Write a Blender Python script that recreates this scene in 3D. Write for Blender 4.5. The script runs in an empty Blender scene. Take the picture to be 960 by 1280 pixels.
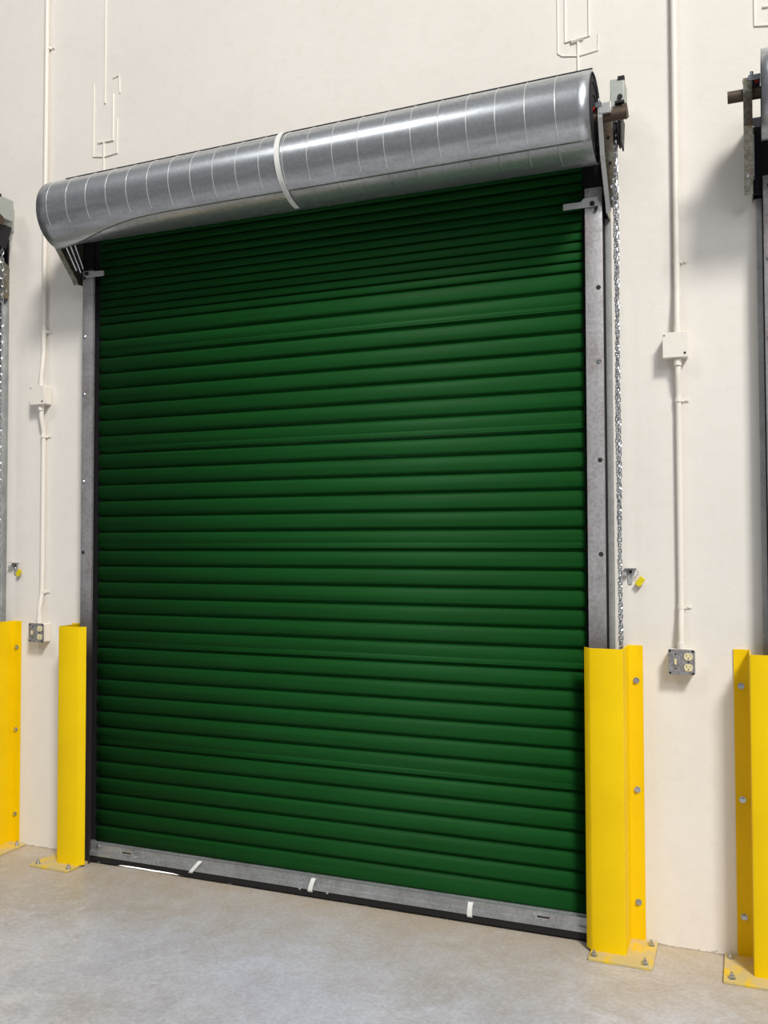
import bpy, bmesh, math, random
from mathutils import Vector, Matrix
random.seed(7)
sc = bpy.context.scene
col = sc.collection
PI = math.pi

# ------------------------------------------------------------------ materials
def srgb(r, g, b):
    f = lambda c: (c/255/12.92) if c/255 <= .04045 else ((c/255+.055)/1.055)**2.4
    return (f(r), f(g), f(b), 1)

class NT:
    def __init__(s, name):
        s.m = bpy.data.materials.new(name); s.m.use_nodes = True
        s.n = s.m.node_tree.nodes; s.l = s.m.node_tree.links
        s.b = s.n['Principled BSDF']
        tc = s.n.new('ShaderNodeTexCoord'); s.co = tc.outputs['Object']
    def mapping(s, scale):
        mp = s.n.new('ShaderNodeMapping'); s.l.new(s.co, mp.inputs[0]); mp.inputs['Scale'].default_value = scale
        return mp.outputs[0]
    def noise(s, scale, detail=4, rough=.55, vec=None, dist=0):
        t = s.n.new('ShaderNodeTexNoise'); t.inputs['Scale'].default_value = scale
        t.inputs['Detail'].default_value = detail; t.inputs['Roughness'].default_value = rough
        t.inputs['Distortion'].default_value = dist
        s.l.new(vec or s.co, t.inputs['Vector']); return t.outputs['Fac']
    def ramp(s, fac, stops):
        r = s.n.new('ShaderNodeValToRGB'); s.l.new(fac, r.inputs[0])
        e = r.color_ramp.elements
        while len(e) < len(stops): e.new(.5)
        for q, (p, c) in zip(e, stops):
            q.position = p; q.color = c if not isinstance(c, (int, float)) else (c, c, c, 1)
        return r.outputs[0]
    def mix(s, fac, a, b, mode='MIX'):
        x = s.n.new('ShaderNodeMix'); x.data_type = 'RGBA'; x.blend_type = mode
        for i, v in ((0, fac), (6, a), (7, b)):
            if hasattr(v, 'links'): s.l.new(v, x.inputs[i])
            else: x.inputs[i].default_value = v
        return x.outputs[2]
    def math(s, op, a, b=0.0):
        x = s.n.new('ShaderNodeMath'); x.operation = op
        for i, v in ((0, a), (1, b)):
            if hasattr(v, 'links'): s.l.new(v, x.inputs[i])
            else: x.inputs[i].default_value = v
        return x.outputs[0]
    def sep(s):
        x = s.n.new('ShaderNodeSeparateXYZ'); s.l.new(s.co, x.inputs[0]); return x.outputs
    def col(s, v):
        if hasattr(v, 'links'): s.l.new(v, s.b.inputs['Base Color'])
        else: s.b.inputs['Base Color'].default_value = v
    def set(s, **k):
        for a, v in k.items():
            i = s.b.inputs[a.replace('_', ' ')]
            if hasattr(v, 'links'): s.l.new(v, i)
            else: i.default_value = v
    def bump(s, h, strength=.2, dist=.01):
        b = s.n.new('ShaderNodeBump'); b.inputs['Strength'].default_value = strength
        b.inputs['Distance'].default_value = dist
        s.l.new(h, b.inputs['Height']); s.l.new(b.outputs[0], s.b.inputs['Normal'])

def plain(name, c, rough=.6, metal=0.0, vary=.12, scale=30, bump=0):
    t = NT(name); n = t.noise(scale)
    dark = tuple(x*(1-vary) for x in c[:3])+(1,)
    t.col(t.ramp(n, [(.3, dark), (.7, c)])); t.set(Roughness=rough, Metallic=metal)
    if bump: t.bump(n, bump, .003)
    return t.m

M = {}
# painted wall
t = NT('painted_wall')
n1 = t.noise(.9, 5); n2 = t.noise(14, 6, .6); n3 = t.noise(140, 4)
c = t.mix(t.ramp(n1, [(.35, 0.0), (.65, 1.0)]), srgb(224, 219, 210), srgb(231, 225, 216))
c = t.mix(t.ramp(n2, [(.5, 0.0), (.8, .35)]), c, srgb(214, 208, 196))
z = t.sep()[2]
sp = t.noise(26, 5, .6, t.mapping((1, 1, 2)))
low = t.math('LESS_THAN', t.math('SUBTRACT', z, t.math('MULTIPLY', sp, .04)), -.014)
c = t.mix(t.math('MULTIPLY', low, .7), c, srgb(150, 134, 110))
t.col(c); t.set(Roughness=.7, Specular_IOR_Level=.3); t.bump(t.math('ADD', t.math('MULTIPLY', n2, 1.0), t.math('MULTIPLY', n3, .35)), .35, .004)
M['wall'] = t.m
# concrete floor
t = NT('concrete_floor')
n1 = t.noise(1.1, 8, .62, dist=.6); n2 = t.noise(5, 8, .68, dist=.8); n3 = t.noise(60, 4); n4 = t.noise(.6, 3)
c = t.ramp(n1, [(.3, srgb(176, 170, 164)), (.5, srgb(198, 195, 194)), (.7, srgb(214, 215, 220))])
c = t.mix(t.ramp(n2, [(.44, 0.0), (.66, .55)]), c, srgb(160, 152, 146))
c = t.mix(t.ramp(n2, [(.28, .5), (.42, 0.0)]), c, srgb(226, 226, 230))
n5 = t.noise(16, 7, .7, dist=1.5)
c = t.mix(t.ramp(n5, [(.5, 0.0), (.68, .45)]), c, srgb(222, 222, 224))
c = t.mix(t.ramp(n5, [(.3, .4), (.46, 0.0)]), c, srgb(150, 142, 134))
c = t.mix(t.ramp(n4, [(.35, 0.0), (.65, .45)]), c, srgb(186, 194, 216))
y = t.sep()[1]      # dusty tan staining close to the wall
d = t.math('ADD', y, t.math('MULTIPLY', t.math('SUBTRACT', n2, .5), .8))
mr = t.n.new('ShaderNodeMapRange'); t.l.new(d, mr.inputs[0])
mr.inputs[1].default_value = -.85; mr.inputs[2].default_value = .05; mr.inputs[3].default_value = 0; mr.inputs[4].default_value = .8
c = t.mix(mr.outputs[0], c, srgb(180, 162, 132))
c = t.mix(t.math('MULTIPLY', t.ramp(n3, [(.4, 1.0), (.6, 0.0)]), .18), c, srgb(120, 112, 100))
t.col(c); t.set(Roughness=t.ramp(n2, [(.3, .35), (.7, .6)])); t.bump(n2, .15, .004)
M['floor'] = t.m
# galvanised steels
def galv(name, base, rough, metal, stain=0.0, aniso=(1, 1, 1), foot_shade=False):
    t = NT(name)
    n1 = t.noise(9, 5, .6, t.mapping(aniso)); n2 = t.noise(70, 2, .5); n3 = t.noise(4, 4, .6, t.mapping((3, 3, .8)))
    d = tuple(x*.72 for x in base[:3])+(1,)
    c = t.mix(t.ramp(n1, [(.35, 0.0), (.65, 1.0)]), d, base)
    c = t.mix(t.math('MULTIPLY', t.ramp(n2, [(.4, 0.0), (.6, 1.0)]), .2), c, srgb(214, 220, 224))
    if stain: c = t.mix(t.ramp(n3, [(.5, 0.0), (.72, stain)]), c, srgb(122, 98, 78))
    t.col(c); t.set(Metallic=metal, Roughness=t.ramp(n1, [(.3, rough+.08), (.7, rough-.06)]))
    if foot_shade:  # dark reflection low on the rail, painted into the base colour
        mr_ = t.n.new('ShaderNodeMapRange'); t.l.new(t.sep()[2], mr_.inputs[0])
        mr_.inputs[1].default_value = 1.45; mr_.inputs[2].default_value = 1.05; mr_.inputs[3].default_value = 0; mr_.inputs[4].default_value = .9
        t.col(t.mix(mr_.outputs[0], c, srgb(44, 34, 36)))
    t.bump(n2, .05, .001)
    return t.m
M['galv'] = galv('galvanised_sheet', srgb(188, 191, 194), .31, .78, 0, (.35, 3, 3))
M['guide'] = galv('galvanised_guide', srgb(172, 168, 168), .42, .45, .5, foot_shade=True)
M['angle'] = galv('bright_angle', srgb(204, 204, 200), .40, .5)
M['bar'] = galv('galvanised_bar', srgb(176, 178, 178), .36, .7, .25)
M['bracket'] = galv('oily_galvanised', srgb(128, 124, 104), .35, .8, .7)
M['zinc'] = galv('zinc_plated', srgb(206, 210, 216), .22, .9)
M['tab'] = plain('pale_steel_tab', srgb(196, 196, 194), .4, .4)
M['hoist'] = plain('pale_grey_housing', srgb(176, 180, 172), .5, .2)
M['rust'] = plain('rusty_shaft', srgb(92, 78, 64), .55, .5, .35, 40)
M['black'] = plain('black_rubber_and_gap', srgb(18, 16, 20), .7)
M['void'] = plain('shaded_interior', srgb(16, 12, 20), .85)
M['dark'] = plain('dark_steel', srgb(40, 38, 42), .5, .5)
M['seam'] = plain('bright_seam', srgb(214, 216, 214), .35, .5)
M['strap'] = plain('white_strap', srgb(226, 226, 220), .45)
M['paint'] = plain('white_paint', srgb(232, 226, 214), .5, 0, .04, 50)
M['cover'] = galv('galvanised_cover', srgb(150, 146, 144), .45, .5, .0)
M['ivory'] = plain('ivory_plastic', srgb(226, 214, 170), .4, 0, .05)
M['slot'] = plain('socket_slot', srgb(40, 34, 24), .8)
M['red'] = plain('red_paint', srgb(196, 30, 34), .5)
M['tag'] = plain('yellow_tag', srgb(226, 206, 12), .45, 0, .15, 90)
# green curtain
t = NT('green_curtain')
n1 = t.noise(3, 5, .6, t.mapping((.3, 1, 14))); n2 = t.noise(1.2, 3)
c = t.ramp(n1, [(.3, srgb(11, 60, 18)), (.7, srgb(16, 72, 25))])
c = t.mix(t.ramp(n2, [(.4, 0.0), (.7, .3)]), c, srgb(20, 78, 34))
t.col(c); t.set(Roughness=.6, Specular_IOR_Level=.12)
M['green'] = t.m
# safety yellow
t = NT('safety_yellow')
n1 = t.noise(2.5, 4); n2 = t.noise(50, 4)
c = t.ramp(n1, [(.3, srgb(230, 190, 0)), (.7, srgb(242, 204, 0))])
t.col(c); t.set(Roughness=.5, Specular_IOR_Level=.2); t.bump(n2, .05, .002)
M['yellow'] = t.m
# worn yellow base plate
t = NT('worn_yellow')
n1 = t.noise(9, 6, .65, dist=.5)
c = t.mix(t.ramp(n1, [(.38, 0.0), (.50, .85)]), srgb(226, 190, 30), srgb(192, 176, 134))
t.col(c); t.set(Roughness=.55)
M['worn'] = t.m

# ------------------------------------------------------------------ mesh helpers
def box(bm, x0, x1, y0, y1, z0, z1):
    vs = [bm.verts.new((x, y, z)) for x in (x0, x1) for y in (y0, y1) for z in (z0, z1)]
    for f in ((0,1,3,2), (4,6,7,5), (0,4,5,1), (2,3,7,6), (0,2,6,4), (1,5,7,3)):
        bm.faces.new([vs[i] for i in f])
def prism(bm, poly, a, b, axis='z'):
    def pt(p, h):
        if axis == 'z': return (p[0], p[1], h)
        if axis == 'x': return (h, p[0], p[1])
        return (p[0], h, p[1])
    A = [bm.verts.new(pt(p, a)) for p in poly]; B = [bm.verts.new(pt(p, b)) for p in poly]
    n = len(poly)
    bm.faces.new(A); bm.faces.new(B[::-1])
    for i in range(n): bm.faces.new((A[i], A[(i+1) % n], B[(i+1) % n], B[i]))
def ribbon(path, t):
    """closed outline of a sheet of thickness t following an open 2-D path"""
    L, Rr = [], []
    for i, p in enumerate(path):
        a = Vector(path[max(i-1, 0)]); b = Vector(path[min(i+1, len(path)-1)])
        if 0 < i < len(path)-1:
            d1 = (Vector(p)-a).normalized(); d2 = (b-Vector(p)).normalized()
            d = (d1+d2).normalized(); k = 1/max(.4, d.dot(d1))
        else: d = (b-a).normalized(); k = 1
        n = Vector((-d.y, d.x))*t/2*k
        L.append(tuple(Vector(p)+n)); Rr.append(tuple(Vector(p)-n))
    return L+Rr[::-1]
def cyl(bm, p0, p1, r, n=16, r1=None):
    p0, p1 = Vector(p0), Vector(p1); d = (p1-p0).normalized()
    u = d.orthogonal().normalized(); w = d.cross(u); r1 = r if r1 is None else r1
    A = [bm.verts.new(p0+(u*math.cos(2*PI*i/n)+w*math.sin(2*PI*i/n))*r) for i in range(n)]
    B = [bm.verts.new(p1+(u*math.cos(2*PI*i/n)+w*math.sin(2*PI*i/n))*r1) for i in range(n)]
    bm.faces.new(A[::-1]); bm.faces.new(B)
    for i in range(n): bm.faces.new((A[i], A[(i+1) % n], B[(i+1) % n], B[i]))
def tube(bm, pts, r, n=10, closed=False):
    pts = [Vector(p) for p in pts]; m = len(pts); rings = []; u = None
    for i, p in enumerate(pts):
        a = pts[i-1] if (i > 0 or closed) else p; b = pts[(i+1) % m] if (i < m-1 or closed) else p
        d = (b-a).normalized()
        u = d.orthogonal().normalized() if u is None else (u-d*u.dot(d)).normalized()
        w = d.cross(u)
        rings.append([bm.verts.new(p+(u*math.cos(2*PI*k/n)+w*math.sin(2*PI*k/n))*r) for k in range(n)])
    for i in range(m if closed else m-1):
        A, B = rings[i], rings[(i+1) % m]
        for k in range(n): bm.faces.new((A[k], A[(k+1) % n], B[(k+1) % n], B[k]))
    if not closed: bm.faces.new(rings[0][::-1]); bm.faces.new(rings[-1])
def obj(name, bm, mat, parent=None, bevel=0, smooth=True, kind=None, loc=None):
    bmesh.ops.recalc_face_normals(bm, faces=bm.faces)
    me = bpy.data.meshes.new(name); bm.to_mesh(me); bm.free()
    if smooth:
        for p in me.polygons: p.use_smooth = True
        me.set_sharp_from_angle(angle=math.radians(35))
    me.materials.append(M[mat])
    o = bpy.data.objects.new(name, me); col.objects.link(o)
    if parent: o.parent = parent
    if loc: o.location = loc
    if kind: o['kind'] = kind
    if bevel:
        b = o.modifiers.new('bevel', 'BEVEL'); b.width = bevel; b.segments = 2; b.limit_method = 'ANGLE'
        b.harden_normals = False
    return o
def each(name, bm, mat, parent=None, bevel=0):
    """one object for every loose piece of the mesh"""
    seen, out = set(), []
    for v in list(bm.verts):
        if v in seen: continue
        st, isl = [v], []
        seen.add(v)
        while st:
            a = st.pop(); isl.append(a)
            for e_ in a.link_edges:
                b = e_.other_vert(a)
                if b not in seen: seen.add(b); st.append(b)
        nb = bmesh.new(); mp = {a: nb.verts.new(a.co) for a in isl}
        for f in {f for a in isl for f in a.link_faces}: nb.faces.new([mp[x] for x in f.verts])
        out.append(obj(name, nb, mat, parent, bevel))
    bm.free()
    return out
def empty(name, loc, label, cat, group=None):
    o = bpy.data.objects.new(name, None); col.objects.link(o); o.location = loc; o.empty_display_size = .1
    o['label'] = label; o['category'] = cat
    if group: o['group'] = group
    return o
def copy_tree(o, parent=None):
    c = o.copy(); col.objects.link(c)
    if parent: c.parent = parent
    for ch in list(o.children): copy_tree(ch, c)
    return c
B = bmesh.new

S = 3.3153            # spacing of the doors along the wall
G = 1.279             # half width between guide faces
OPEN = 1.262; OPEN_H = 3.06

# ------------------------------------------------------------------ setting
bm = B()
xs = [-5.6]
for k in (-1, 0, 1): xs += [k*S-OPEN, k*S+OPEN]
xs += [6.2]
for i in range(0, len(xs), 2): box(bm, xs[i], xs[i+1], 0, .25, 0, 5.6)
for k in (-1, 0, 1): box(bm, k*S-OPEN, k*S+OPEN, 0, .25, OPEN_H, 5.6)
bmesh.ops.remove_doubles(bm, verts=bm.verts, dist=1e-5)
obj('wall_back', bm, 'wall', kind='structure', smooth=False)
bm = B(); box(bm, -5.6, 6.2, -8, 3.0, -.12, 0)
obj('floor', bm, 'floor', kind='structure', smooth=False)

# painted-over patch outlines in the wall above the two upper corners
def patch(name, dx, mirrored=False):
    bm = B()
    def ln(pts, r=.006): tube(bm, [(x+dx, -.0015, z) for x, z in pts], r, 8)
    ln([(-1.292, 5.2), (-1.292, 4.02)], .0055)
    ln([(-1.366, 4.14), (-1.366, 3.74), (-1.29, 3.728), (-1.21, 3.735), (-1.21, 3.92)], .005)
    ln([(-1.335, 3.812), (-1.237, 3.808), (-1.237, 4.06)], .0065)
    ln([(-1.297, 3.81), (-1.297, 3.3)], .0065)
    ln([(-1.24, 4.15), (-1.20, 4.155), (-1.195, 4.06)], .004)
    return obj(name, bm, 'paint', kind='structure')
patch('trim_1', 0)
patch('trim_2', S)
bm = B()
def ln(pts, r): tube(bm, [(x, -.001, z) for x, z in pts], r, 8)
ln([(1.151, 5.2), (1.151, 3.79), (1.17, 3.775), (1.24, 3.762), (1.322, 3.77), (1.326, 3.84)], .004)
ln([(1.184, 5.2), (1.184, 3.832), (1.24, 3.835), (1.286, 3.84), (1.286, 5.2)], .005)
ln([(1.21, 3.83), (1.26, 3.838)], .011)
ln([(1.238, 3.83), (1.24, 3.3)], .006)
obj('trim_3', bm, 'paint', kind='structure')

# ------------------------------------------------------------------ rolling shutter
XL, XR = -1.352, 1.352
def Rf(x):  u = (x-XL)/(XR-XL); return .153+.022*u
def Zf(x):  u = (x-XL)/(XR-XL); return 3.325+.020*u
YA = -.28
RINGS = [-1.291+.1196*i for i in range(22)]

def curtain_profile():
    pts = []   # (y, z) from bottom to top
    ztop = 3.30; base = .101
    zs = [2.119+k*.506 for k in range(-5, 4)]
    gro = []
    for g in zs:
        gro.append((g, True))
        for j in range(1, 6): gro.append((g-.0825*j, False))
    gro = sorted([q for q in gro if base+.03 < q[0] < 2.875])
    z = gro[-1][0]+.0425
    while z < ztop: gro.append((z, False)); z += .0425
    edges = [(.096, False)]+gro+[(ztop, False)]
    for i in range(len(edges)-1):
        z0, wide = edges[i]; z1 = edges[i+1][0]
        k = min(1, (z1-z0)/.08)
        a = z0+.0115*k; b_ = z1-.0085*k
        pts += [(-.0500, z0-.0035*k), (-.0500, z0+.003*k), (-.0560, z0+.0085*k)]
        if wide:
            pts += [(-.0640, a), (-.0655, a+.004), (-.0636, a+.0065), (-.0655, a+.009), (-.0660, a+.013), (-.0640, a+.0155), (-.0660, a+.018)]
            a = a+.019
        n = 8
        for q in range(n+1):
            u = q/n
            pts.append((-.0625-.0042*k*math.sin(PI*u)**.8, a+(b_-a)*u))
    return pts
PROF = curtain_profile()

def make_shutter():
    root = empty('rolling_shutter', (0, 0, 0),
        'closed dark green corrugated roll-up door under a long galvanised roll, between yellow posts', 'roller door')
    bm = B(); prev = None
    for (y, z) in PROF:
        # scalloped side edges: the curtain is a touch narrower in its grooves
        hw = 1.252+.012*min(1, max(0, (-.050-y)/.018))
        x0, x1 = -hw, hw
        row = [bm.verts.new((x, y, z)) for x in (x0, x1)]
        if prev: bm.faces.new((prev[0], prev[1], row[1], row[0]))
        prev = row
    # lead the sheet over onto the back of the roll
    cr = [(-.075, 3.33), (-.10, 3.36)]
    for (y, z) in cr:
        row = [bm.verts.new((x, y, z)) for x in (x0, x1)]; bm.faces.new((prev[0], prev[1], row[1], row[0])); prev = row
    cu = obj('curtain', bm, 'green', root)
    cu.data.set_sharp_from_angle(angle=math.radians(60))
    s = cu.modifiers.new('solid', 'SOLIDIFY'); s.thickness = .0012; s.offset = 1

    # roll: tapered coil with raised ring seams
    bm = B(); n = 72
    st = [(XL, 0)]
    for r in RINGS:
        st += [(r-.003, 0), (r-.0012, .0016), (r+.0012, .0016), (r+.003, 0)]
    st += [(XR, 0)]
    rings = []
    for x, dr in st:
        rings.append([bm.verts.new((x, YA-(Rf(x)+dr)*math.cos(2*PI*k/n), Zf(x)+(Rf(x)+dr)*math.sin(2*PI*k/n))) for k in range(n)])
    for a, b in zip(rings, rings[1:]):
        for k in range(n): bm.faces.new((a[k], a[(k+1) % n], b[(k+1) % n], b[k]))
    # rim turned in at both ends
    for x, rg, sgn in ((XL, rings[0], 1), (XR, rings[-1], -1)):
        inn = [bm.verts.new((x, YA-(Rf(x)-.004)*math.cos(2*PI*k/n), Zf(x)+(Rf(x)-.004)*math.sin(2*PI*k/n))) for k in range(n)]
        for k in range(n): bm.faces.new((rg[k], rg[(k+1) % n], inn[(k+1) % n], inn[k]))
    roll = obj('shutter_roll', bm, 'galv', root)
    for p in roll.data.polygons: p.use_smooth = True
    # outer wrap of the sheet, whose free edge flares at the left end
    bm = B(); nx, na = 60, 40; grid = []
    for i in range(nx+1):
        x = XL-.002+(XR-XL+.002)*i/nx; u = (x-XL)/(XR-XL)
        fl = math.exp(-(u/.13)**2)
        end = -50+20*0-38*fl-0*u; start = 68
        row = []
        for k in range(na+1):
            v = k/na; a = math.radians(start+(end-start)*v)
            low_ = max(0, (-math.degrees(a)-5)/80)
            r = Rf(x)+.0045+fl*.020*low_+.0012*math.sin(9*u+v*3)*low_
            seam = min(abs(x-q) for q in RINGS)
            row.append(bm.verts.new((x, YA-r*math.cos(a), Zf(x)+r*math.sin(a))))
        grid.append(row)
    for i in range(nx):
        for k in range(na): bm.faces.new((grid[i][k], grid[i+1][k], grid[i+1][k+1], grid[i][k+1]))
    w = obj('outer_wrap', bm, 'galv', roll)
    for p in w.data.polygons: p.use_smooth = True
    w.data.set_sharp_from_angle(angle=PI)
    s = w.modifiers.new('solid', 'SOLIDIFY'); s.thickness = .0012; s.offset = -1
    # ring seams crossing the wrap
    bm = B()
    for q in RINGS:
        pts = []
        for k in range(31):
            a = math.radians(67-(67+40)*k/30); r = Rf(q)+.0047
            r += math.exp(-(((q-XL)/(XR-XL))/.13)**2)*.020*max(0, (-math.degrees(a)-5)/80)
            pts.append((q+.010*(k/30-.5), YA-r*math.cos(a), Zf(q)+r*math.sin(a)))
        tube(bm, pts, .0016, 6)
    each('ring_seam', bm, 'seam', roll)
    # black edge along the top of the wrap
    bm = B()
    a = math.radians(67.5)
    tube(bm, [(x, YA-(Rf(x)+.0065)*math.cos(a), Zf(x)+(Rf(x)+.0065)*math.sin(a)) for x in (XL+.10, XR)], .0042, 8)
    obj('top_edge', bm, 'black', roll)
    # dark discs near both rims: shade of the hollow ends in the colour
    bm = B()
    for sgn, x in ((1, XR), (-1, XL)):
        cyl(bm, (x-sgn*.012, YA, Zf(x)), (x-sgn*.006, YA, Zf(x)), Rf(x)-.0035, 48)
        for q, w_ in ((.78, .008), (.52, .008)):
            tube(bm, [(x-sgn*.006, YA+(Rf(x)*q)*math.cos(2*PI*k/40), Zf(x)+(Rf(x)*q)*math.sin(2*PI*k/40)) for k in range(40)], w_*.5, 6, True)
        obj('roll_end', bm, 'void', roll); bm = B()
    bm.free()
    # white strap round the roll
    bm = B(); pts = []; X0 = -.005
    for k in range(49):
        a = math.radians(118-(118+84)*k/48); r = Rf(X0)+.0085
        pts.append((a, r))
    prev = None
    for k, (a, r) in enumerate(pts):
        xx = -.030+.055*k/48
        row = [bm.verts.new((xx+dx, YA-(r+dr)*math.cos(a), Zf(0)+(r+dr)*math.sin(a))) for dx, dr in ((-.012, 0), (.012, 0), (.012, .003), (-.012, .003))]
        if prev:
            for j in range(4): bm.faces.new((prev[j], prev[(j+1) % 4], row[(j+1) % 4], row[j]))
        else: bm.faces.new(row)
        prev = row
    bm.faces.new(prev)
    obj('packing_strap', bm, 'strap', roll)
    # shaft
    bm = B(); cyl(bm, (-1.47, YA, 3.335), (1.475, YA, 3.345), .022, 20)
    obj('shaft', bm, 'rust', root)
    # bottom bar: double angle
    bm = B()
    prism(bm, ribbon([(-.066, .102), (-.072, .098), (-.080, .096), (-.082, .066), (-.094, .061), (-.096, .044), (-.050, .041)], .003), -1.30, 1.30, 'x')
    prism(bm, ribbon([(-.050, .042), (-.050, .104), (-.066, .104)], .003), -1.30, 1.30, 'x')
    bar = obj('bottom_bar', bm, 'bar', root)
    for x, tilt in ((-.667, .05), (-.012, .012), (.757, 0)):
        bm = B()
        path = [(-.074, .094), (-.0855, .088), (-.100, .062), (-.102, .040), (-.098, .034), (-.094, .036)]
        for a, b in ((ribbon(path, .003), 0),):
            prism(bm, a, x-.011, x+.011, 'x')
        for v in bm.verts: v.co.x += tilt*(v.co.z-.03)/.06
        obj('bar_clip', bm, 'strap', bar)
    for x0_, sg in ((-1.09, -1), (1.04, 1)):
        bm = B()
        box(bm, x0_-.002, x0_+.075, -.0845, -.082, .060, .090)
        box(bm, x0_+.068, x0_+.086, -.092, -.082, .052, .094)
        cyl(bm, (x0_-.005, -.088, .084), (x0_-.005, -.083, .084), .009, 12)
        bolt = obj('slide_bolt', bm, 'zinc', bar, .0008)
        bm = B(); box(bm, x0_+.008, x0_+.060, -.0855, -.0835, .072, .079)
        obj('bolt_slot', bm, 'slot', bolt)
    bm = B()
    for x in (-.064, .077):
        for z in (.083, .066): cyl(bm, (x, -.086, z), (x, -.081, z), .008, 12)
        cyl(bm, (x, -.100, .042), (x, -.094, .042), .007, 12)
    cyl(bm, (-1.235, -.088, .088), (-1.235, -.082, .088), .007, 12)
    each('bar_bolt', bm, 'zinc', bar)
    # rubber bottom seal, lifted off the floor in places
    bm = B(); prev = None
    xs = [-1.30+2.6*i/80 for i in range(81)]
    for x in xs:
        g = .0
        g += .0075*max(0, 1-abs((x+.93)/.22)**4)*(x < -.6)
        g += .006*max(0, 1-abs((x+1.235)/.03)**2)
        for q in (.15, .27, .40, .60, -.46): g += .005*max(0, 1-((x-q)/.018)**2)
        z0 = .0008+g
        row = [bm.verts.new(p) for p in ((x, -.094, .042), (x, -.092, .014+g*.5), (x, -.074, z0), (x, -.056, z0), (x, -.052, .042))]
        if prev:
            for j in range(5): bm.faces.new((prev[j], prev[(j+1) % 5], row[(j+1) % 5], row[j]))
        else: bm.faces.new(row)
        prev = row
    bm.faces.new(prev)
    obj('bottom_seal', bm, 'black', root)
    return root

# ------------------------------------------------------------------ guide rail (s = +1 right, -1 left of its door)
GB = [(2.712, 'hole'), (2.403, 'bolt'), (1.990, 'hole'), (1.60, 'hole'), (.9, 'bolt')]
GBL = [(2.735, 'bolt'), (2.43, 'bolt'), (1.972, 'bolt'), (1.6, 'hole')]
GBR = [(2.76, 'bolt'), (2.446, 'bolt'), (1.985, 'hole')]
def make_guide(s, label, marks):
    root = empty('guide_rail', (s*1.312, 0, 0), label, 'door track', 'steel door guide rails')
    q = lambda x: s*x-s*1.312
    bm = B()
    path = [(q(G), -.088), (q(G), -.100), (q(1.342), -.100), (q(1.3455), -.0985), (q(1.3455), -.084)]
    prism(bm, ribbon(path, .004), .0, 3.085 if s < 0 else 3.135)
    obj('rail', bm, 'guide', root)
    bm = B(); prism(bm, ribbon([(q(1.338), -.097), (q(1.338), -.004), (q(1.372), -.004)], .004), .0, 3.03)
    obj('mounting_angle', bm, 'angle', root)
    bm = B(); box(bm, min(q(1.236), q(1.352)), max(q(1.236), q(1.352)), -.047, -.040, .0, 3.30)
    obj('gap_shade_strip', bm, 'black', root)  # black strip added for the shaded gap behind the curtain edge
    for z, k in marks:
        bm = B(); c = q(1.330)
        if k == 'bolt':
            cyl(bm, (c, -.101, z), (c, -.105, z), .011, 14, .010); cyl(bm, (c, -.105, z), (c, -.109, z), .008, 12, .004)
            obj('bolt', bm, 'zinc', root)
        else:
            cyl(bm, (c, -.1005, z), (c, -.1025, z), .010, 16)
            obj('bolt_hole', bm, 'slot', root)
    # top tab pointing inwards over the curtain
    bm = B()
    z = 3.066
    if s > 0: poly = [(q(1.335), z-.013), (q(1.335), z+.026), (q(1.275), z+.026), (q(1.262), z+.013), (q(1.188), z+.013), (q(1.188), z-.013)]
    else: poly = [(q(1.325), z-.022), (q(1.325), z+.012), (q(1.205), z+.004), (q(1.205), z-.022)]
    prism(bm, poly, -.112, -.104, 'y')
    tb = obj('stop_tab', bm, 'tab', root, .001)
    bm = B()
    cyl(bm, (q(1.31), -.112, z-.002), (q(1.31), -.120, z-.002), .011, 6)
    cyl(bm, (q(1.325), -.112, z-.024), (q(1.325), -.116, z-.024), .008, 12)
    each('tab_bolt', bm, 'dark', tb)
    return root

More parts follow.
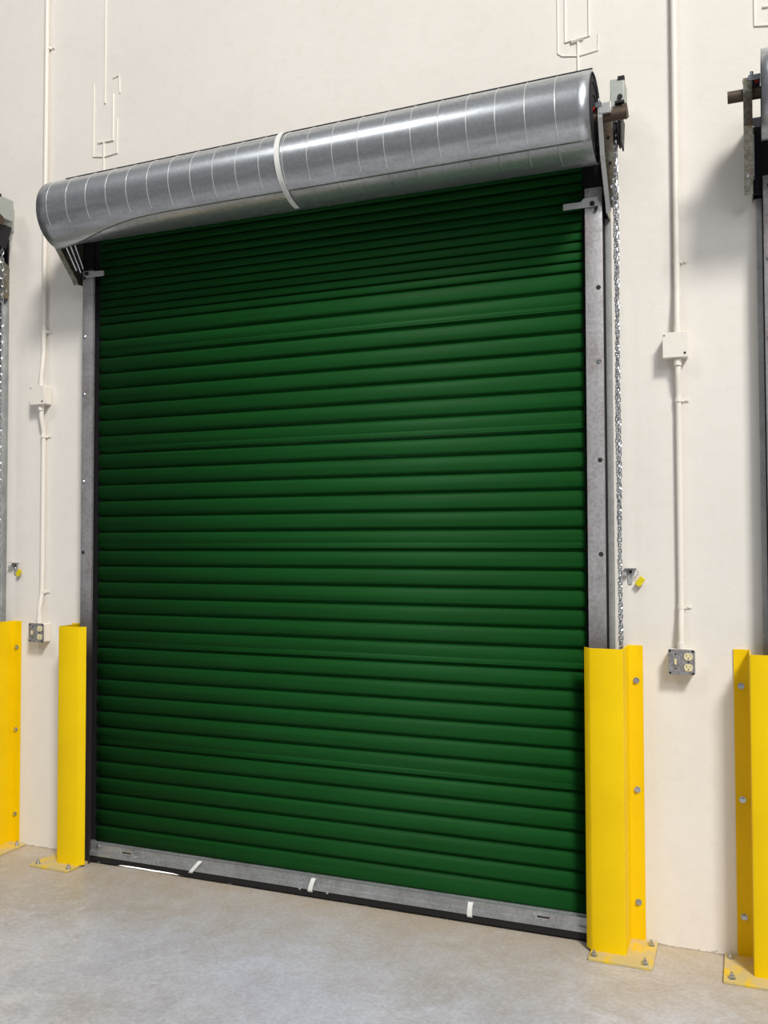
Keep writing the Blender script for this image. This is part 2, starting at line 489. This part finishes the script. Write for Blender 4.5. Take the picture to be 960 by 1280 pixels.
# ------------------------------------------------------------------ head bracket
def make_bracket(s, label):
    BX = 1.385 if s < 0 else 1.367
    root = empty('head_bracket', (s*BX, 0, 3.03), label, 'bracket', 'head brackets that carry the shutter rolls')
    bm = B()
    X = 0; z0 = -3.03
    poly = [(-.002, 3.02), (-.10, 3.02), (-.112, 3.045), (-.255, 3.20), (-.310, 3.33), (-.310, 3.385), (-.245, 3.405), (-.15, 3.30), (-.002, 3.20)]
    if s < 0:
        poly = [(-.002, 3.02), (-.09, 3.02), (-.105, 3.045), (-.275, 3.22), (-.310, 3.33), (-.310, 3.385), (-.245, 3.405), (-.10, 3.36), (-.002, 3.34)]
    prism(bm, [(y, z+z0) for y, z in poly], -.002, .002, 'x')
    obj('side_plate', bm, 'bracket', root)
    # front lip
    lw = .030 if s < 0 else .016
    bm = B()
    pth = poly[1:6]
    for (a, b) in zip(pth, pth[1:]):
        d = Vector((b[0]-a[0], b[1]-a[1])).normalized(); nn = Vector((-d.y, d.x))*.002
        pr = [(a[0]-nn.x, a[1]-nn.y+z0), (a[0]+nn.x, a[1]+nn.y+z0), (b[0]+nn.x, b[1]+nn.y+z0), (b[0]-nn.x, b[1]-nn.y+z0)]
        x0, x1 = sorted((-s*.002, s*lw)); prism(bm, pr, x0, x1, 'x')
    lip = obj('front_lip', bm, 'bracket' if s < 0 else 'tab', root)
    if s > 0:
        bm = B()
        a, b = Vector((-.075, 3.05)), Vector((-.285, 3.385))
        d = (b-a).normalized(); nn = Vector((-d.y, d.x))*.002
        prism(bm, [(a.x-nn.x, a.y-nn.y+z0), (a.x+nn.x, a.y+nn.y+z0), (b.x+nn.x, b.y+nn.y+z0), (b.x-nn.x, b.y-nn.y+z0)], .002, .044, 'x')
        fl_ = obj('outer_flange', bm, 'bracket', root)
        for t_ in (.1, .22, .45, .7):
            p = a.lerp(b, t_); bm = B(); cyl(bm, (.026, p.x, p.y+z0), (.026, p.x-.010, p.y+z0-.006), .007, 6); obj('flange_bolt', bm, 'dark' if t_ > .3 else 'zinc', fl_)
        bm = B(); box(bm, .002, .050, -.314, -.27, 3.345+z0, 3.388+z0); obj('bearing_block', bm, 'tab', root, .002)
    # pressed ribs on the plate
    bm = B()
    for k in range(3):
        o_ = .035+.045*k
        a = Vector((-.255+o_, 3.235)); b = Vector((-.135+o_*.75, 3.09))
        for xx in (.003, -.003): tube(bm, [(xx, a.x, a.y+z0), (xx, b.x, b.y+z0)], .006, 8)
    each('rib', bm, 'zinc' if s < 0 else 'bracket', root)
    # wall angle holding the plate above the guide
    bm = B()
    w0, w1 = sorted((-s*.075, -s*.002))
    box(bm, w0, w1, -.060, -.052, 3.03+z0, 3.30+z0)
    box(bm, w0, w1, -.012, -.002, 3.03+z0, 3.36+z0)
    each('wall_angle', bm, 'dark', root)
    # bolts along lip or plate
    bm = B()
    for t in (.12, .3, .45, .62, .82):
        a = Vector((-.112, 3.045)); b = Vector((-.310, 3.33)); p = a.lerp(b, t)
        if s < 0: cyl(bm, (-.017, p.x-.001, p.y+z0), (-.017, p.x-.006, p.y+z0-.002), .006, 10)
        else: cyl(bm, (.002, p.x+.04, p.y+z0), (.008, p.x+.04, p.y+z0), .008, 10)
    for y, z in ((-.03, 3.06), (-.07, 3.09), (-.04, 3.15)): cyl(bm, (-.009, y, z+z0), (.009, y, z+z0), .008, 6)
    each('bolt', bm, 'zinc', root)
    # red-marked bearing collar on top
    bm = B()
    box(bm, -.012, .016 if s > 0 else .03-.0, -.316, -.240, 3.372+z0, 3.392+z0)
    for y in (-.30, -.27, -.25): cyl(bm, (0, y, 3.39+z0), (0, y, 3.41+z0), .007, 6)
    col_ = obj('shaft_clamp', bm, 'zinc', root, .001)
    bm = B()
    cyl(bm, (s*.018, -.30, 3.375+z0), (s*.030, -.30, 3.372+z0), .011, 10)
    cyl(bm, (-s*.020, -.30, 3.375+z0), (-s*.012, -.30, 3.372+z0), .010, 10)
    each('red_cap', bm, 'red', col_)
    return root

# ------------------------------------------------------------------ chain hoist and hand chain (right of each door)
def make_hoist(label):
    root = empty('chain_hoist', (1.42, 0, 3.2), label, 'chain hoist', 'chain hoists at the heads of the doors')
    dx, dz = -1.42, -3.2
    bm = B()
    box(bm, 1.394+dx, 1.450+dx, -.165, -.060, 3.43+dz, 3.548+dz)
    box(bm, 1.394+dx, 1.400+dx, -.06, -.002, 3.40+dz, 3.53+dz)
    h = obj('housing', bm, 'hoist', root, .003)
    bm = B()
    cyl(bm, (1.434+dx, -.166, 3.470+dz), (1.434+dx, -.172, 3.470+dz), .010, 12)
    obj('knockout', bm, 'dark', h)
    bm = B(); box(bm, 1.415+dx, 1.452+dx, -.185, -.16, 3.437+dz, 3.447+dz)
    obj('latch', bm, 'dark', h)
    bm = B(); box(bm, 1.425+dx, 1.452+dx, -.168, -.150, 3.541+dz, 3.556+dz)
    obj('hinge_lug', bm, 'dark', h)
    bm = B()
    cyl(bm, (1.396+dx, -.165, 3.402+dz), (1.462+dx, -.165, 3.410+dz), .024, 18)
    cyl(bm, (1.446+dx, -.165, 3.408+dz), (1.464+dx, -.165, 3.410+dz), .030, 8)
    obj('drive_shaft', bm, 'rust', root)
    bm = B()
    cy, cz = -.13, 3.335
    for x0, x1, r in ((1.406, 1.411, .060), (1.424, 1.429, .060), (1.411, 1.424, .045)):
        cyl(bm, (x0+dx, cy, cz+dz), (x1+dx, cy, cz+dz), r, 28)
    obj('chain_wheel', bm, 'dark', root)
    bm = B()
    prism(bm, [(-.18, 3.28+dz), (-.10, 3.27+dz), (-.06, 3.40+dz), (-.18, 3.40+dz)], 1.434+dx, 1.440+dx, 'x')
    obj('wheel_guard', bm, 'dark', root)
    return root
def link(bm, c, L, W, r, ang):
    n, m = 12, 5
    ca, sa = math.cos(ang), math.sin(ang); rings = []
    for i in range(n):
        t_ = 2*PI*i/n; u = W/2*math.cos(t_); w = L/2*math.sin(t_)
        w += (L/2-W/2)*.25*(1 if math.sin(t_) > .1 else -1 if math.sin(t_) < -.1 else 0)
        d = Vector((-W/2*math.sin(t_), L/2*math.cos(t_))).normalized()
        nrm = Vector((d.y, -d.x))
        ring = []
        for k in range(m):
            a = 2*PI*k/m; du = nrm.x*math.cos(a)*r; dw = nrm.y*math.cos(a)*r; dv = math.sin(a)*r
            U = u+du; V = dv
            ring.append(bm.verts.new((c[0]+U*ca-V*sa, c[1]+U*sa+V*ca, c[2]+w+dw)))
        rings.append(ring)
    for i in range(n):
        A, Bq = rings[i], rings[(i+1) % n]
        for k in range(m): bm.faces.new((A[k], A[(k+1) % m], Bq[(k+1) % m], Bq[k]))
def make_chain(label):
    root = empty('hand_chain', (1.4175, -.13, 1.0), label, 'chain', 'hand chains of the hoists')
    for y, ph in ((-.095, 0), (-.165, .5)):
        bm = B(); z = .86
        i = 0
        while z < 3.335:
            wob = .0015*math.sin(z*7+ph*5)
            lean = 0 if y > -.1 else .03*min(1, max(0, (1.75-z)/.5))
            link(bm, (wob-.0085+(.002 if ph else -.002), y+lean+.13, z-1.0), .030, .0165, .0024, PI/4+(PI/2 if i % 2 else 0)+.25*math.sin(i*1.7))
            z += .0222; i += 1
        obj('chain_strand', bm, 'zinc', root)
    return root

# ------------------------------------------------------------------ yellow guard posts
def make_post(s, label, bolts):
    root = empty('guard_post', (s*1.40, -.10, 0), label, 'guard post', 'yellow steel guards over the door tracks')
    q = lambda x: s*(x-1.40)
    D = .174; yy = lambda y: y+.10
    bm = B()
    path = [(q(1.267), yy(-D+.027)), (q(1.288), yy(-D+.004)), (q(1.296), yy(-D)), (q(1.412), yy(-D)), (q(1.4185), yy(-D+.0025)), (q(1.421), yy(-D+.009)), (q(1.421), yy(-.012)), (q(1.4235), yy(-.0055)), (q(1.430), yy(-.0035)), (q(1.482), yy(-.0035))]
    prism(bm, ribbon(path, .006), .012, 1.22)
    obj('guard_channel', bm, 'yellow', root)
    bm = B()
    x0, x1 = sorted((q(1.285), q(1.530)))
    box(bm, x0, x1, yy(-.248), yy(-.004), 0, .012)
    pl = obj('base_plate', bm, 'worn', root, .002)
    for x, y in ((1.305, -.222), (1.500, -.222), (1.507, -.045)):
        bm = B()
        c = (q(x), yy(y))
        cyl(bm, (*c, .012), (*c, .015), .014, 16); cyl(bm, (*c, .015), (*c, .026), .010, 6); cyl(bm, (*c, .026), (*c, .036), .005, 10)
        obj('anchor_bolt', bm, 'zinc', pl)
    for z in bolts:
        bm = B(); cx = q(1.455)
        cyl(bm, (cx, yy(-.0065), z), (cx, yy(-.009), z), .013, 14); cyl(bm, (cx, yy(-.009), z), (cx, yy(-.017), z), .009, 6)
        obj('bolt', bm, 'zinc', root)
    if s < 0:      # small bolts showing at the inner edge
        pass
    return root

# ------------------------------------------------------------------ conduit, boxes, outlet, hook
CX = 1.637
def make_conduit(label, zs):
    root = empty('electrical_conduit', (CX, 0, zs[0][2]), label, 'conduit', 'white painted conduits')
    pts = [(x-CX, y, z-zs[0][2]) for x, y, z in zs]
    bm = B(); tube(bm, pts, .0125, 16)
    obj('pipe', bm, 'paint', root)
    return root
def add_strap(root, z, y):
    bm = B(); z0 = z-root.location.z
    n = 12; path = [(.040, -.002), (.020, -.002)]+[(.0145*math.cos(a), y-.0145*math.sin(a)) for a in [PI*.02+PI*.96*k/n for k in range(n+1)]]
    prism(bm, ribbon(path, .002), z0-.009, z0+.009)
    st = obj('pipe_strap', bm, 'paint', root)
    bm = B(); cyl(bm, (.031, -.003, z0), (.031, -.008, z0), .006, 10)
    obj('screw', bm, 'paint', st)
def make_jbox(label):
    root = empty('junction_box', (CX-.007, 0, 2.455), label, 'junction box', 'white painted junction boxes')
    bm = B(); box(bm, -.047, .047, -.058, -.001, -.049, .049); obj('box_body', bm, 'paint', root, .004)
    bm = B(); box(bm, -.050, .050, -.062, -.0585, -.052, .052); cv = obj('cover', bm, 'paint', root, .0015)
    bm = B(); cyl(bm, (.037, -.0622, -.036), (.037, -.0645, -.036), .0045, 12); cyl(bm, (-.043, -.0622, .040), (-.043, -.0635, .040), .003, 12)
    each('screw_hole', bm, 'slot', cv)
    bm = B()
    for z0, z1 in ((.0495, .078), (-.082, -.0495)):
        cyl(bm, (.007, -.036, z0), (.007, -.036, z1), .0160, 16)
    each('conduit_connector', bm, 'paint', root)
    return root
def make_outlet(label):
    root = empty('electrical_outlet', (CX+.002, 0, 1.166), label, 'power outlet', 'boxed switch and socket outlets')
    bm = B(); box(bm, -.048, .048, -.056, -.001, -.049, .049); obj('box_body', bm, 'paint', root, .004)
    bm = B(); pl = obj_rounded_plate(bm, -.0515, .0515, -.051, .051, .008, -.0615, -.0565)
    cv = obj('cover', bm, 'cover', root, .001)
    for z in (.023, -.021):
        bm = B(); poly = []
        for k in range(28):
            a = 2*PI*k/28; poly.append((.026+.0165*math.cos(a), z+max(-.0145, min(.0145, .0175*math.sin(a)))))
        prism(bm, poly, -.0645, -.0618, 'y')
        sk = obj('socket', bm, 'ivory', cv)
        bm = B()
        box(bm, .0185, .0205, -.0652, -.0642, z+.000, z+.008); box(bm, .0315, .0335, -.0652, -.0642, z+.001, z+.007)
        cyl(bm, (.026, -.0642, z-.0075), (.026, -.0652, z-.0075), .0028, 10)
        each('socket_slot', bm, 'slot', sk)
    bm = B(); box(bm, -.0275, -.0185, -.071, -.0618, -.010, .012); obj('toggle', bm, 'ivory', cv, .001)
    bm = B()
    for x, z in ((-.044, .044), (.044, .044), (-.044, -.044), (.044, -.044), (-.023, .032), (-.023, -.026), (.026, .001)):
        cyl(bm, (x, -.0616, z), (x, -.0635, z), .0045 if abs(x) > .04 else .003, 10)
    each('cover_screw', bm, 'dark', cv)
    bm = B(); cyl(bm, (-.002, -.036, .0495), (-.002, -.036, .076), .0160, 16); obj('conduit_connector', bm, 'paint', root)
    return root
def obj_rounded_plate(bm, x0, x1, z0, z1, r, y0, y1):
    poly = []
    for cx, cz, a0 in ((x1-r, z1-r, 0), (x0+r, z1-r, 90), (x0+r, z0+r, 180), (x1-r, z0+r, 270)):
        for k in range(5):
            a = math.radians(a0+22.5*k); poly.append((cx+r*math.cos(a), cz+r*math.sin(a)))
    prism(bm, poly, y0, y1, 'y')
def make_hook(label):
    root = empty('chain_keeper', (1.436, 0, 1.515), label, 'chain keeper', 'small wall brackets with yellow tags')
    bm = B()
    prism(bm, [(-.024, .026), (.025, .026), (.010, -.010), (.006, -.040), (-.008, -.040), (-.012, -.006)], -.006, -.0002, 'y')
    prism(bm, [(-.006, .02), (-.030, .020), (-.034, .010), (-.006, .002)], -.006, .014, 'x') if False else None
    box(bm, -.024, .025, -.030, -.002, .024, .027)
    box(bm, -.036, -.010, -.022, -.018, -.004, .010)
    box(bm, -.013, -.010, -.022, -.004, -.004, .010)
    pl = obj('keeper_plate', bm, 'tab', root)
    bm = B(); cyl(bm, (.001, -.006, .010), (.001, -.013, .010), .007, 6); obj('screw', bm, 'dark', pl)
    bm = B()
    tube(bm, [(.020+.012*math.cos(a), -.018-.004*math.sin(a), .006+.014*math.sin(a)) for a in [2*PI*k/16 for k in range(16)]], .0016, 6, True)
    obj('wire_ring', bm, 'zinc', root)
    bm = B()
    obj_rounded_plate(bm, -.013, .013, -.020, .020, .006, -.003, .003)
    bmesh.ops.rotate(bm, verts=bm.verts, cent=(0, 0, 0), matrix=Matrix.Rotation(math.radians(-38), 3, 'Y').inverted())
    bmesh.ops.translate(bm, verts=bm.verts, vec=(.040, -.020, -.029))
    obj('tag', bm, 'tag', root, .001)
    return root

# ------------------------------------------------------------------ build: middle door
sh = make_shutter()
gr = make_guide(1, 'grey steel guide rail along the right edge of the green door, beside the long chain', GB)
gl = make_guide(-1, 'narrow grey steel guide rail along the left edge of the green door', GBL)
br = make_bracket(1, 'steel head bracket at the right end of the long roll, behind the hanging chain')
bl = make_bracket(-1, 'dark ribbed triangular head bracket under the left end of the long roll')
ho = make_hoist('pale grey hoist box with rusty shaft end at top right of the green door')
hc = make_chain('silver hand chain hanging in two strands at the right of the green door')
pr = make_post(1, 'wide yellow steel guard post at the lower right corner of the green door', (1.075, .625, .165))
pl = make_post(-1, 'yellow steel guard post at the lower left corner of the green door', (1.075, .625, .165))
pl_bolts = None

def low_pts(dx=0):
    p = [(CX, -.034, 1.240), (CX, -.034, 1.28), (CX, -.030, 1.31), (CX, -.0170, 1.375), (CX, -.0150, 1.40)]
    p += [(CX, -.0150, 2.24), (CX, -.018, 2.27), (CX, -.030, 2.32), (CX, -.034, 2.345), (CX, -.034, 2.375)]
    return p
lc = make_conduit('white lower conduit between the junction box and the outlet, right of the green door', low_pts())
add_strap(lc, 2.235, -.015); add_strap(lc, 1.386, -.015)
uc = make_conduit('white upper conduit rising from the junction box right of the green door', [(CX, -.036, 2.53), (CX, -.036, 2.56), (CX, -.024, 2.66), (CX, -.020, 2.70), (CX, -.016, 5.6)])
add_strap(uc, 2.81, -.015); add_strap(uc, 4.4, -.015)
jb = make_jbox('white painted junction box on the conduit right of the green door')
ou = make_outlet('grey switch and twin socket outlet box on the wall right of the green door')
hk = make_hook('small steel chain keeper with yellow tag beside the chain, right of the green door')

# left-hand wall bay: copies shifted by one door spacing
def shifted(o, dx, label, name=None):
    c = copy_tree(o); c.location = (o.location.x+dx, o.location.y, o.location.z); c['label'] = label
    return c
shifted(lc, -S, 'white lower conduit between the junction box and the outlet, left of the green door')
shifted(uc, -S, 'white upper conduit passing behind the left end of the long roll')
shifted(jb, -S, 'white painted junction box on the conduit left of the green door')
shifted(ou, -S, 'grey socket outlet box on a white box, left of the green door')
shifted(hk, -S, 'small steel chain keeper with yellow tag, on the wall left of the green door')
shifted(pr, -S, 'yellow guard post cut by the picture edge, nearest the left outlet')
shifted(gr, -S, 'grey guide rail of the neighbouring door on the left, above its yellow post')
shifted(br, -S, 'stained head bracket of the neighbouring door on the left, beside its chain')
shifted(ho, -S, 'pale hoist box of the neighbouring door on the left, above its chain')
shifted(hc, -S, 'hand chain of the neighbouring door on the left')
# right-hand neighbour
shifted(pl, S, 'yellow guard post beyond the right outlet, its wall flange facing the outlet')
g2 = make_guide(-1, 'grey guide rail of the neighbouring door on the right, above its yellow post', GBR); g2.location.x += S
shifted(bl, S, 'upright slotted head bracket of the neighbouring door on the right, with projecting shaft')
s2 = copy_tree(sh); s2.location = (S, 0, 0); s2['label'] = 'neighbouring roll-up door on the right with only its roll end and shaft in view'; s2['group'] = 'neighbouring roll-up doors'
s3 = copy_tree(sh); s3.location = (-S, 0, 0); s3['label'] = 'neighbouring roll-up door on the left, past the cut-off yellow post'; s3['group'] = 'neighbouring roll-up doors'

# ------------------------------------------------------------------ light
w = bpy.data.worlds.new('hall'); sc.world = w; w.use_nodes = True
n, l = w.node_tree.nodes, w.node_tree.links
tc = n.new('ShaderNodeTexCoord'); sp = n.new('ShaderNodeSeparateXYZ'); l.new(tc.outputs['Generated'], sp.inputs[0])
rp = n.new('ShaderNodeValToRGB'); mr = n.new('ShaderNodeMapRange')
l.new(sp.outputs[2], mr.inputs[0]); mr.inputs[1].default_value = -1; mr.inputs[2].default_value = 1
l.new(mr.outputs[0], rp.inputs[0])
e = rp.color_ramp.elements
for _ in range(4): e.new(.5)
for q, (p, c) in zip(e, [(.0, (.34, .31, .27, 1)), (.46, (.30, .29, .28, 1)), (.54, (.55, .57, .62, 1)), (.66, (.30, .32, .36, 1)), (.80, (.62, .64, .68, 1)), (1.0, (.60, .60, .62, 1))]):
    q.position = p; q.color = c
l.new(rp.outputs[0], n['Background'].inputs[0]); n['Background'].inputs[1].default_value = .30

def area(name, loc, target, size, power, colr=(1, 1, 1), sy=None):
    d = bpy.data.lights.new(name, 'AREA'); d.energy = power; d.color = colr; d.shape = 'RECTANGLE'; d.size = size; d.size_y = sy or size
    o = bpy.data.objects.new(name, d); col.objects.link(o); o.location = loc
    o.rotation_euler = (Vector(target)-Vector(loc)).to_track_quat('-Z', 'Y').to_euler()
    return o
area('high_bay_and_fill_light', (9.6, -11.0, 15.5), (1.6, 0, 1.6), 3.0, 3500, (1, .97, .93))
area('high_bay_and_fill_light', (-6.4, -11.5, 17.0), (-1.2, 0, 1.2), 3.0, 560, (.97, .98, 1))
area('high_bay_and_fill_light', (6.0, -9.0, 8.0), (1.8, -1, .8), 3, 300, (.92, .96, 1))  # unseen front fill, added for even brightness, not a fixture
area('daylight', (-.4, 1.6, 1.2), (-.4, .1, 0), 2.4, 520, (.90, .94, 1), 1.0)

# ------------------------------------------------------------------ camera
cam = bpy.data.cameras.new('camera'); co = bpy.data.objects.new('camera', cam); col.objects.link(co)
yaw, pitch, roll = math.radians(21.843), math.radians(1.8135), math.radians(.1383)
R = Matrix.Rotation(yaw, 3, 'Z') @ Matrix.Rotation(pitch, 3, 'X') @ Matrix.Rotation(roll, 3, 'Y')
fwd = R @ Vector((0, 1, 0)); up = R @ Vector((0, 0, 1)); rt = R @ Vector((1, 0, 0))
mw = Matrix((rt, up, -fwd)).transposed().to_4x4(); mw.translation = (1.8904, -3.909, 1.6583)
co.matrix_world = mw
cam.sensor_fit = 'VERTICAL'; cam.sensor_height = 24; cam.lens = 24*1131.06/1280; cam.clip_start = .05; cam.clip_end = 100
sc.camera = co
sc.view_settings.view_transform = 'Standard'; sc.view_settings.look = 'None'; sc.view_settings.exposure = 0
